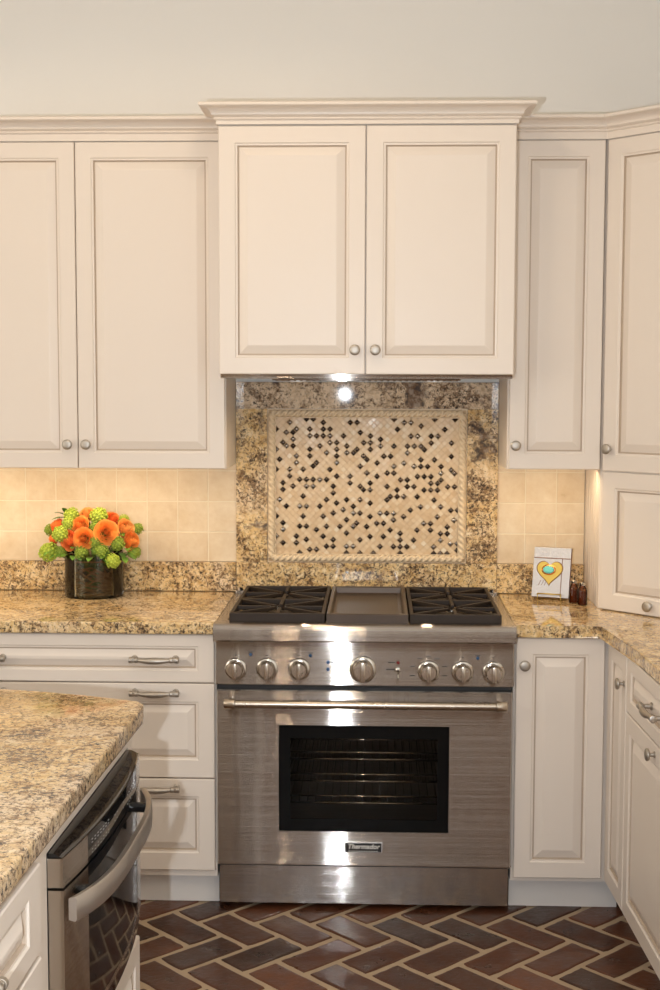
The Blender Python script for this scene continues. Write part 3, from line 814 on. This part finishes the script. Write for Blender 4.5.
def keys(ys, zs, w_=.008, h_=.0022):
    for y in ys:
        for z in zs:
            x = bow(y); b2 = BM(); box(b2, -.0002, .0006, -w_/2, w_/2, -h_/2, h_/2)
            sl = math.atan2(-2*.024*(y-YC)/HY**2+.0215, 1)
            merge(kp, b2, 0, Matrix.Translation((x, y, z)) @ Matrix.Rotation(-sl, 4, 'Z'))
keys([-2.31+.018*k for k in range(7)], (.784, .790, .803, .809), .007, .0014); keys([-2.15, -2.13, -2.07], (.790, .802), .007, .0016); keys([-2.02+.02*k for k in range(6)], (.782, .792, .802), .006, .0018)
part('touch_keys', kp, M['key_ink'], cp)['kind'] = 'stuff'
dr = BM(); bowed(dr, ya+.002, s0, .476, .766, n=6); bowed(dr, s1, yb, .476, .766, n=6); bowed(dr, s0, s1, .476, .488, n=14)
dr = part('drawer_front', dr, M['steelp'], t, smooth=True, autos=40, label='stainless drawer frame')
part('drawer_glass', bowed(BM(), s0, s1, .4885, .766, off=-.0005), M['black'], dr, smooth=True, autos=40, label='glossy black glass front')
lp = BM(); n = 16; cols = []
for i in range(n+1):
    y = ya+.004+(yb-ya-.006)*i/n; x = bow(y)
    bk = base_x(y)-.0275
    cols.append([lp.verts.new(c) for c in ((bk, y, .475), (x-.001, y, .475), (x-.003, y, .445), (bk+.002, y, .406), (bk, y, .406))])
for A, B in zip(cols, cols[1:]):
    for k in range(5): lp.faces.new([A[k], A[(k+1) % 5], B[(k+1) % 5], B[k]])
lp.faces.new(cols[0]); lp.faces.new(cols[-1][::-1])
part('lower_bezel', lp, M['black'], t, smooth=True, autos=40, label='sloping black lower bezel')
hh = BM(); cols = []; n = 28
for i in range(n+1):
    u = -1+2*i/n; y = -2.132+u*.318; x = -.486+.0215*(y+2.132)+.044*(1-abs(u)**3.5); th = .007
    cols.append([hh.verts.new(c) for c in ((x-th, y, .711), (x+th*.6, y, .708), (x+th, y, .712), (x+th, y, .749), (x+th*.6, y, .753), (x-th, y, .750))])
for A, B in zip(cols, cols[1:]):
    for k in range(6): hh.faces.new([A[k], A[(k+1) % 6], B[(k+1) % 6], B[k]])
hh.faces.new(cols[0]); hh.faces.new(cols[-1][::-1])
hd_ = part('handle', hh, M['handle'], dr, smooth=True, autos=35, label='wide bowed satin handle')
for y in (YC-.24, YC+.24): part('handle_post', tube(BM(), [(bow(y)-.002, y, .731), (-.489+.0215*(y+2.132)+.044*(1-(abs(y+2.132)/.318)**3.5), y, .731)], .011, 14), M['black'], dr, smooth=True, autos=35)

# ------------------------------------------------------------------ flowers in a glass vase
VX, VY, VR, VZ = -.941, -.132, .1005, .914
t = thing('vase', 'round glass vase packed with brown twigs on the left countertop', 'vase', (VX, VY, VZ))
part('glass', lathe(BM(), [(VR-.002, .0005), (VR, .003), (VR, .155), (VR-.004, .155), (VR-.004, .008), (0, .008)], (VX, VY, VZ), seg=48), M['vase'], t, smooth=True, autos=40)
part('water', lathe(BM(), [(VR-.006, .010), (VR-.006, .105), (0, .105)], (VX, VY, VZ), seg=40), M['water'], t, smooth=True, autos=40)
lw = BM()
for k in range(6):
    a0 = pi*.5+(k-2.5)*.62; vs = []
    for i in range(7):
        for j in range(6):
            a = a0+(i/6-.5)*.95; rr = VR-.012-.003*math.sin(j*1.3+k)-.003*((k+i) % 2); z = .012+j*.022+.006*math.sin(i+k*2)
            vs.append(lw.verts.new((VX+rr*math.cos(a), VY+rr*math.sin(a), VZ+z)))
    for i in range(6):
        for j in range(5):
            if R.random() > .06: lw.faces.new([vs[i*6+j], vs[i*6+6+j], vs[i*6+7+j], vs[i*6+j+1]])
part('leaf_lining', lw, M['leafwrap'], t, smooth=True)['kind'] = 'stuff'
tw = BM()
for k in range(44):
    a = R.uniform(0, 2*pi); pts = []; z = R.uniform(.015, .11); r0 = R.uniform(.05, VR-.009); da = R.uniform(.12, .24); tz = R.uniform(-.006, .006)
    for i in range(14):
        rr = r0+.008*math.sin(i*.9+k); rr = min(rr, VR-.008); zz = min(.125, max(.014, z+tz*i+.01*math.sin(i*.7+k*2)))
        pts.append((VX+rr*math.cos(a+da*i), VY+rr*math.sin(a+da*i), VZ+zz))
    tube(tw, pts, R.uniform(.0015, .003), 6)
part('twigs', tw, M['twig'], t, smooth=True)['kind'] = 'stuff'

def stem_to(p, bm=None):
    bm = BM(); p = Vector(p); b0 = Vector((VX+(p.x-VX)*-.25, VY+(p.y-VY)*-.25, VZ+.02)); m_ = Vector((VX+(p.x-VX)*.35, VY+(p.y-VY)*.35, VZ+.125))
    pts = []
    for i in range(9):
        u = i/8; pts.append(b0*(1-u)**2+m_*2*u*(1-u)+p*u*u)
    return tube(bm, pts, .0022, 6)

def rose_bm(r, seed):
    q = random.Random(seed); bm = BM()
    layers = [(3, .13, 1.12, .1), (3, .26, 1.05, .3), (3, .40, .92, .5), (4, .54, .76, .6), (4, .68, .56, .7), (5, .82, .32, .8), (5, .94, .06, .9)]
    for li, (n, rad, top, openn) in enumerate(layers):
        for k in range(n):
            a0 = k*2*pi/n+li*1.9+q.uniform(-.3, .3); span = 2*pi/n*(1.35 if n > 1 else 1.0)*.62; U, V_ = 8, 7; vs = []
            for i in range(U+1):
                for j in range(V_+1):
                    u = i/U*2-1; v = j/V_
                    edge = 1-abs(u)**3*.45
                    h = -.75+(top+.75)*v*edge
                    rr = rad*(.35+.65*math.sin(min(1, v*1.15)*pi/2))+openn*.22*max(0, v-.72)/.28*edge+.02*math.sin(5*u+k)
                    if h < -.2: rr *= (1+.2*0)
                    a = a0+u*span*(.55+.45*v)
                    vs.append(bm.verts.new((r*rr*math.cos(a), r*rr*math.sin(a), r*(h*.78-.10*openn*max(0, v-.75)/.25))))
            for i in range(U):
                for j in range(V_): bm.faces.new([vs[i*(V_+1)+j], vs[(i+1)*(V_+1)+j], vs[(i+1)*(V_+1)+j+1], vs[i*(V_+1)+j+1]])
    return bm

def leaf_into(bm, p, d, L, wd, droop=.3):
    p = Vector(p); d = Vector(d).normalized(); s = d.cross(Vector((0, 0, 1))).normalized(); u_ = s.cross(d); rows = []
    for i in range(7):
        v = i/6; wv = wd*math.sin(pi*min(1, v*.93+.04))**.8
        c = p+d*L*v-u_*droop*L*v*v
        rows.append([bm.verts.new(c-s*wv+u_*wv*.25), bm.verts.new(c), bm.verts.new(c+s*wv+u_*wv*.25)])
    for A, B in zip(rows, rows[1:]):
        bm.faces.new([A[0], A[1], B[1], B[0]]); bm.faces.new([A[1], A[2], B[2], B[1]])

def snow_bm(r, seed):
    q = random.Random(seed); bm = BM(); n = 64
    bmesh.ops.create_icosphere(bm, subdivisions=2, radius=r*.80)
    for k in range(n):
        z = 1-2*(k+.5)/n; ph = k*2.39996; s = math.sqrt(1-z*z); d = Vector((s*math.cos(ph), s*math.sin(ph), z))
        b2 = BM(); bmesh.ops.create_icosphere(b2, subdivisions=1, radius=r*q.uniform(.15, .21))
        for v in b2.verts: v.co.z *= .6
        merge(bm, b2, 0, axis_mat(d*r*q.uniform(.80, .98), d))
    return bm

# photo positions (in the bouquet crop) turned into places on the bouquet's own dome
def bq(x, y, dep): # metres across / up measured from the photograph, dep = distance in front of the bouquet's centre
    return (VX+(x-322)/5.077*.00334, VY-dep, 1.192-(y-120)/5.077*.00334)
roses = [
 (412, 197, .070, .0335, 'rose', 'large open orange rose at the front right of the bouquet'),
 (291, 230, .075, .030, 'rose', 'orange rose at the front centre of the bouquet over the vase rim'),
 (208, 243, .060, .028, 'rose2', 'deep coral rose at the lower left front of the bouquet'),
 (133, 178, .010, .023, 'rose2', 'small coral rose at the upper left side of the bouquet'),
 (118, 242, .020, .018, 'rose2', 'smallest coral rose, half hidden at the far left'),
 (290, 118, .000, .027, 'rose3', 'pale apricot rose at the top of the bouquet'),
 (262, 165, .045, .027, 'rose', 'orange rose between the top apricot rose and front centre rose'),
 (500, 188, .020, .029, 'rose3', 'apricot rose at the upper right side of the bouquet'),
 (530, 250, .030, .027, 'rose', 'orange rose at the lower right side of the bouquet'),
 (425, 135, .000, .021, 'rose2', 'small coral rose behind the large front right rose')]
for k, (x, y, dep, r, mt, lb) in enumerate(roses):
    p = bq(x, y, dep); ax = Vector((p[0]-VX, -dep-.05, (p[2]-1.10)*.8)).normalized()
    th = thing('rose', lb, 'flower', p, group=None)
    part('petals', rose_bm(r*1.2, k+3), M[mt], th, frame=axis_mat(p, ax), smooth=True)
    part('stem', stem_to(Vector(p)-ax*r*.5), M['stem'], th, smooth=True)
    sp = BM()
    for a in range(5):
        b2 = BM(); leaf_into(b2, (0, 0, -r*.55), (math.cos(a*1.257), math.sin(a*1.257), .25), r*.9, r*.15, -.3); merge(sp, b2, 0, axis_mat(p, ax))
    part('sepals', sp, M['leaf'], th, smooth=True)
snows = [
 (170, 207, .070, .026, 0, 'pale lime snowball flower at the left front between coral roses'),
 (212, 116, .020, .025, 0, 'lime snowball flower at the top left of the bouquet'),
 (205, 156, .045, .020, 0, 'small lime snowball flower just under the top left one'),
 (362, 118, .035, .028, 0, 'large lime snowball flower at the top centre'),
 (100, 305, .045, .031, 0, 'large lime snowball flower hanging at the lower left'),
 (88, 200, -.01, .019, 1, 'green snowball flower at the far left edge'),
 (348, 172, .050, .018, 1, 'green snowball flower below the top centre one'),
 (358, 246, .070, .023, 1, 'green snowball flower between the two largest front roses'),
 (386, 292, .080, .024, 1, 'green snowball flower at the front over the vase rim'),
 (447, 342, .085, .024, 0, 'lime snowball flower lowest at the front right'),
 (466, 256, .060, .023, 1, 'green snowball flower under the large front right rose'),
 (283, 302, .080, .023, 1, 'green snowball flower under the front centre rose'),
 (552, 190, -.01, .018, 1, 'green snowball flower at the far right edge'),
 (540, 308, .020, .022, 1, 'green snowball flower at the lower right edge'),
 (478, 147, -.01, .019, 0, 'lime snowball flower at the top right'),
 (165, 303, .050, .019, 1, 'green snowball flower at the lower left beside the hanging one')]
for k, (x, y, dep, r, mt, lb) in enumerate(snows):
    p = bq(x, y, dep); th = thing('snowball_flower', lb, 'flower', p)
    part('florets', snow_bm(r*1.12, k), M['viburnum2' if mt else 'viburnum'], th, frame=T(*p), smooth=True)
    part('stem', stem_to(p), M['stem'], th, smooth=True)
lf = BM()
for x, y, dep, dx, dy, dz in ((178, 125, .0, -.6, -.6, .6), (185, 120, .0, -.1, -.6, .8), (172, 135, -.01, -.9, -.5, .2), (215, 315, .06, -.3, -.8, .2), (240, 320, .065, .1, -1, .1), (200, 310, .06, -.7, -.6, .0),
                              (420, 335, .06, .1, -.9, .1), (500, 305, .05, .9, -.4, -.2), (330, 325, .07, 0, -1, .1), (130, 290, .05, -.6, -.8, -.1), (160, 318, .05, -.5, -.8, .1), (260, 322, .06, .3, -.9, .1), (410, 322, .06, -.2, -.9, .2), (495, 330, .05, .3, -.9, .0), (510, 285, .04, .2, -.9, .2), (240, 280, .05, 0, -.9, .3), (330, 290, .06, .4, -.9, .2), (440, 300, .05, -.4, -.9, .2), (390, 330, .07, .7, -.7, -.2), (150, 250, .02, .3, -.9, .2), (320, 140, .0, .2, -.9, .5), (240, 190, .02, .5, -.9, .2), (460, 210, .02, .5, -.9, .2), (300, 200, 0, 0, -.5, .5), (400, 240, .02, .3, -.8, .2), (220, 200, .01, -.3, -.8, .2), (470, 310, .03, .4, -.8, 0), (350, 300, .04, 0, -1, 0)):
    leaf_into(lf, bq(x, y, dep), (dx, dy, dz), .048, .012)
fo = single('bouquet_foliage', 'green leaves tucked among the roses in the vase', 'leaves', lf, M['leaf'], smooth=True); fo['kind'] = 'stuff'

# ------------------------------------------------------------------ heart plaque on an easel, two little bottles
PA, PT = math.radians(-20), math.radians(14)
PB = Vector((.628, -.160, .9225))
FP = Matrix.Translation(PB) @ Matrix.Rotation(PA, 4, 'Z') @ Matrix.Rotation(-PT, 4, 'X')
W2, HH = .064, .172
t = thing('plaque', 'hammered silver plaque with gold heart and turquoise stone on small easel', 'plaque', PB)
pb = BM(); box(pb, -W2, W2, -.004, .012, 0, HH, .0015)
part('board', pb, M['wood'], t, frame=FP)
sf = BM(); box(sf, -W2+.0005, W2-.0005, -.006, -.0042, .0008, HH-.0008, .0005)
part('silver_sheet', sf, M['silver'], t, frame=FP)
sm = BM(); box(sm, -W2+.002, W2-.001, -.0075, -.006, HH-.039, HH-.036); box(sm, .034, .0365, -.0072, -.006, .004, HH-.036)
for k in range(3): tube(sm, [(-.042+k*.010, -.0065, .040), (-.034+k*.010, -.0065, .058)], .0008, 6)
part('sheet_seam', sm, M['wood'], t, frame=FP)
hp = []
for k in range(48):
    a = k*2*pi/48; hp.append((16*math.sin(a)**3/17*.047, (13*math.cos(a)-5*math.cos(2*a)-2*math.cos(3*a)-math.cos(4*a))/17*.049))
def heart_bm(hz, s=1., y0=-.0065, y1=-.0095):
    bm = BM(); A = [bm.verts.new((x*s-.006, y0, z*s+hz)) for x, z in hp]; B = [bm.verts.new((x*s*.95-.006, y1, z*s*.95+hz)) for x, z in hp]
    n = len(hp)
    for i in range(n): bm.faces.new([A[i], A[(i+1) % n], B[(i+1) % n], B[i]])
    bm.faces.new(B); bm.faces.new(A[::-1]); return bm
part('heart_edge', heart_bm(.088, 1.05, -.006, -.0068), M['wood'], t, frame=FP)
part('heart', heart_bm(.088), M['gold'], t, frame=FP, label='gold heart')
def oval(a, b, y0, h, seg=32):
    bm = BM(); lathe(bm, [(1, 0), (.95, h*.45), (.7, h*.85), (.35, h), (0, h*1.02)], (0, 0, 0), (0, -1, 0), seg)
    for v in bm.verts: v.co.x *= a; v.co.z *= b
    bm.transform(T(-.009, y0, .094)); return bm
part('stone_setting', oval(.0245, .0185, -.0095, .003), M['copper'], t, frame=FP, smooth=True)
part('stone', oval(.0195, .0135, -.012, .005), M['turq'], t, frame=FP, smooth=True, label='oval turquoise stone')
e = BM()
FE = Matrix.Translation(PB) @ Matrix.Rotation(PA, 4, 'Z')
for s in (-1, 1):
    x = s*.040
    tube(e, [(x, -.017, .020-.0045), (x, -.0175, -.002), (x, -.016, -.0068), (x, .03, -.0068), (x, .055, -.0068)], .0016, 8)
    tube(e, [(x, .019, -.006), (x*.3, .052, .115)], .0016, 8)
tube(e, [(-.040, -.017, .0150), (.040, -.017, .0150)], .0022, 8)
tube(e, [(-.040, .055, -.0068), (.040, .055, -.0068)], .0016, 8); tube(e, [(0, .055, -.0068), (0, .053, .115)], .0016, 8)
single('easel', 'small gold wire easel holding up the heart plaque', 'easel', e, M['gold'], frame=FE, smooth=True)
for (x, y, lb) in ((.700, -.215, 'small amber glass bottle nearer the heart plaque'), (.722, -.262, 'small amber glass bottle beside the corner cabinet')):
    th = thing('bottle', lb, 'bottle', (x, y, .914))
    part('liquid', lathe(BM(), [(.0115, .004), (.0128, .006), (.0128, .048), (0, .048)], (x, y, .914), seg=20), M['amberliq'], th, smooth=True, autos=35)
    part('glass', lathe(BM(), [(.0135, .0005), (.0155, .003), (.0155, .052), (.012, .060), (.0095, .064), (.0095, .067), (0, .067)], (x, y, .914), seg=24), M['amber'], th, smooth=True, autos=35)
    part('cap', lathe(BM(), [(.0110, .0672), (.0110, .0745), (.009, .077), (0, .077)], (x, y, .914), seg=20), M['chrome'], th, smooth=True, autos=35)

# ------------------------------------------------------------------ lights
def area(name, loc, rot, sx, sy, e, col):
    l = bpy.data.lights.new(name, 'AREA'); l.shape = 'RECTANGLE'; l.size = sx; l.size_y = sy; l.energy = e; l.color = col
    o = _link(bpy.data.objects.new(name, l)); o.location = loc; o.rotation_euler = rot; return o
def spot(name, loc, e, col, ang=120, r=.05, blend=.6, rot=(0, 0, 0)):
    l = bpy.data.lights.new(name, 'SPOT'); l.energy = e; l.color = col; l.spot_size = math.radians(ang); l.shadow_soft_size = r; l.spot_blend = blend
    o = _link(bpy.data.objects.new(name, l)); o.location = loc; o.rotation_euler = rot; return o
DAY = (.80, .90, 1.0); WARM = (1.0, .77, .52)
# photographer's small cool lamp just left of the camera
l = bpy.data.lights.new('flash', 'POINT'); l.energy = 175; l.color = (.84, .92, 1.0); l.shadow_soft_size = .018
o = _link(bpy.data.objects.new('flash', l)); o.location = (-.19, -4.76, 1.57)
# added warm fill along the left wall, which has no opening
area('fill_left', (XL+.02, -3.9, 1.75), (pi/2, 0, -pi/2), 2.6, 2.4, 50, (1.0, .90, .75))
for x, y, e in ((-1.05, -1.4, 14), (-.2, -1.4, 12.5), (-1.5, -3.3, 15), (-.1, -3.3, 15), (-.6, -5.4, 15)):
    spot('ceiling_downlight', (x, y, ZC-.02), e, WARM, 168, .055, .3)
for x0, e in ((-1.45, 1.5), (-.85, 1.5), (.61, .7)):
    area('under_cabinet_lamp', (x0, -.285, 1.362), (math.radians(18), 0, 0), .5 if x0 < 0 else .26, .05, e, (1.0, .76, .46))
for x in (-.22, .22): spot('hood_lamp', (x, -.36, 1.652), 8.0, (1.0, .80, .55), 150, .02, 1.0)
wd = bpy.data.worlds.new('sky'); sc.world = wd; wd.use_nodes = True
bg = wd.node_tree.nodes['Background']; bg.inputs['Color'].default_value = (.7, .85, 1, 1); bg.inputs['Strength'].default_value = 1.0

# ------------------------------------------------------------------ camera (solved from the photograph)
f, cx, cy, cz, yaw, pit, rol = 1343.39, .035, -4.7171, 1.6508, .0347, .0834, -.0024
c, s = math.cos(yaw), math.sin(yaw)
Fv = Vector((-s, c, 0)); Rv = Vector((c, s, 0)); U = Vector((0, 0, 1))
F2 = Fv*math.cos(pit)-U*math.sin(pit); U2 = U*math.cos(pit)+Fv*math.sin(pit)
R3 = Rv*math.cos(rol)-U2*math.sin(rol); U3 = U2*math.cos(rol)+Rv*math.sin(rol)
cam = bpy.data.cameras.new('camera'); co = _link(bpy.data.objects.new('camera', cam))
co.matrix_world = Matrix(((R3.x, U3.x, -F2.x, cx), (R3.y, U3.y, -F2.y, cy), (R3.z, U3.z, -F2.z, cz), (0, 0, 0, 1)))
cam.sensor_fit = 'VERTICAL'; cam.sensor_height = 24; cam.lens = f/990*24; cam.clip_start = .05
sc.camera = co
vs = sc.view_settings; vs.view_transform = 'Standard'; vs.look = 'None'; vs.gamma = 1; vs.use_curve_mapping = False; vs.exposure = -0.06
sc.cycles.use_denoising = True
sc.cycles.max_bounces = 10; sc.cycles.diffuse_bounces = 5; sc.cycles.glossy_bounces = 6; sc.cycles.transparent_max_bounces = 12
sc.cycles.caustics_reflective = True; sc.cycles.sample_clamp_indirect = 8.0
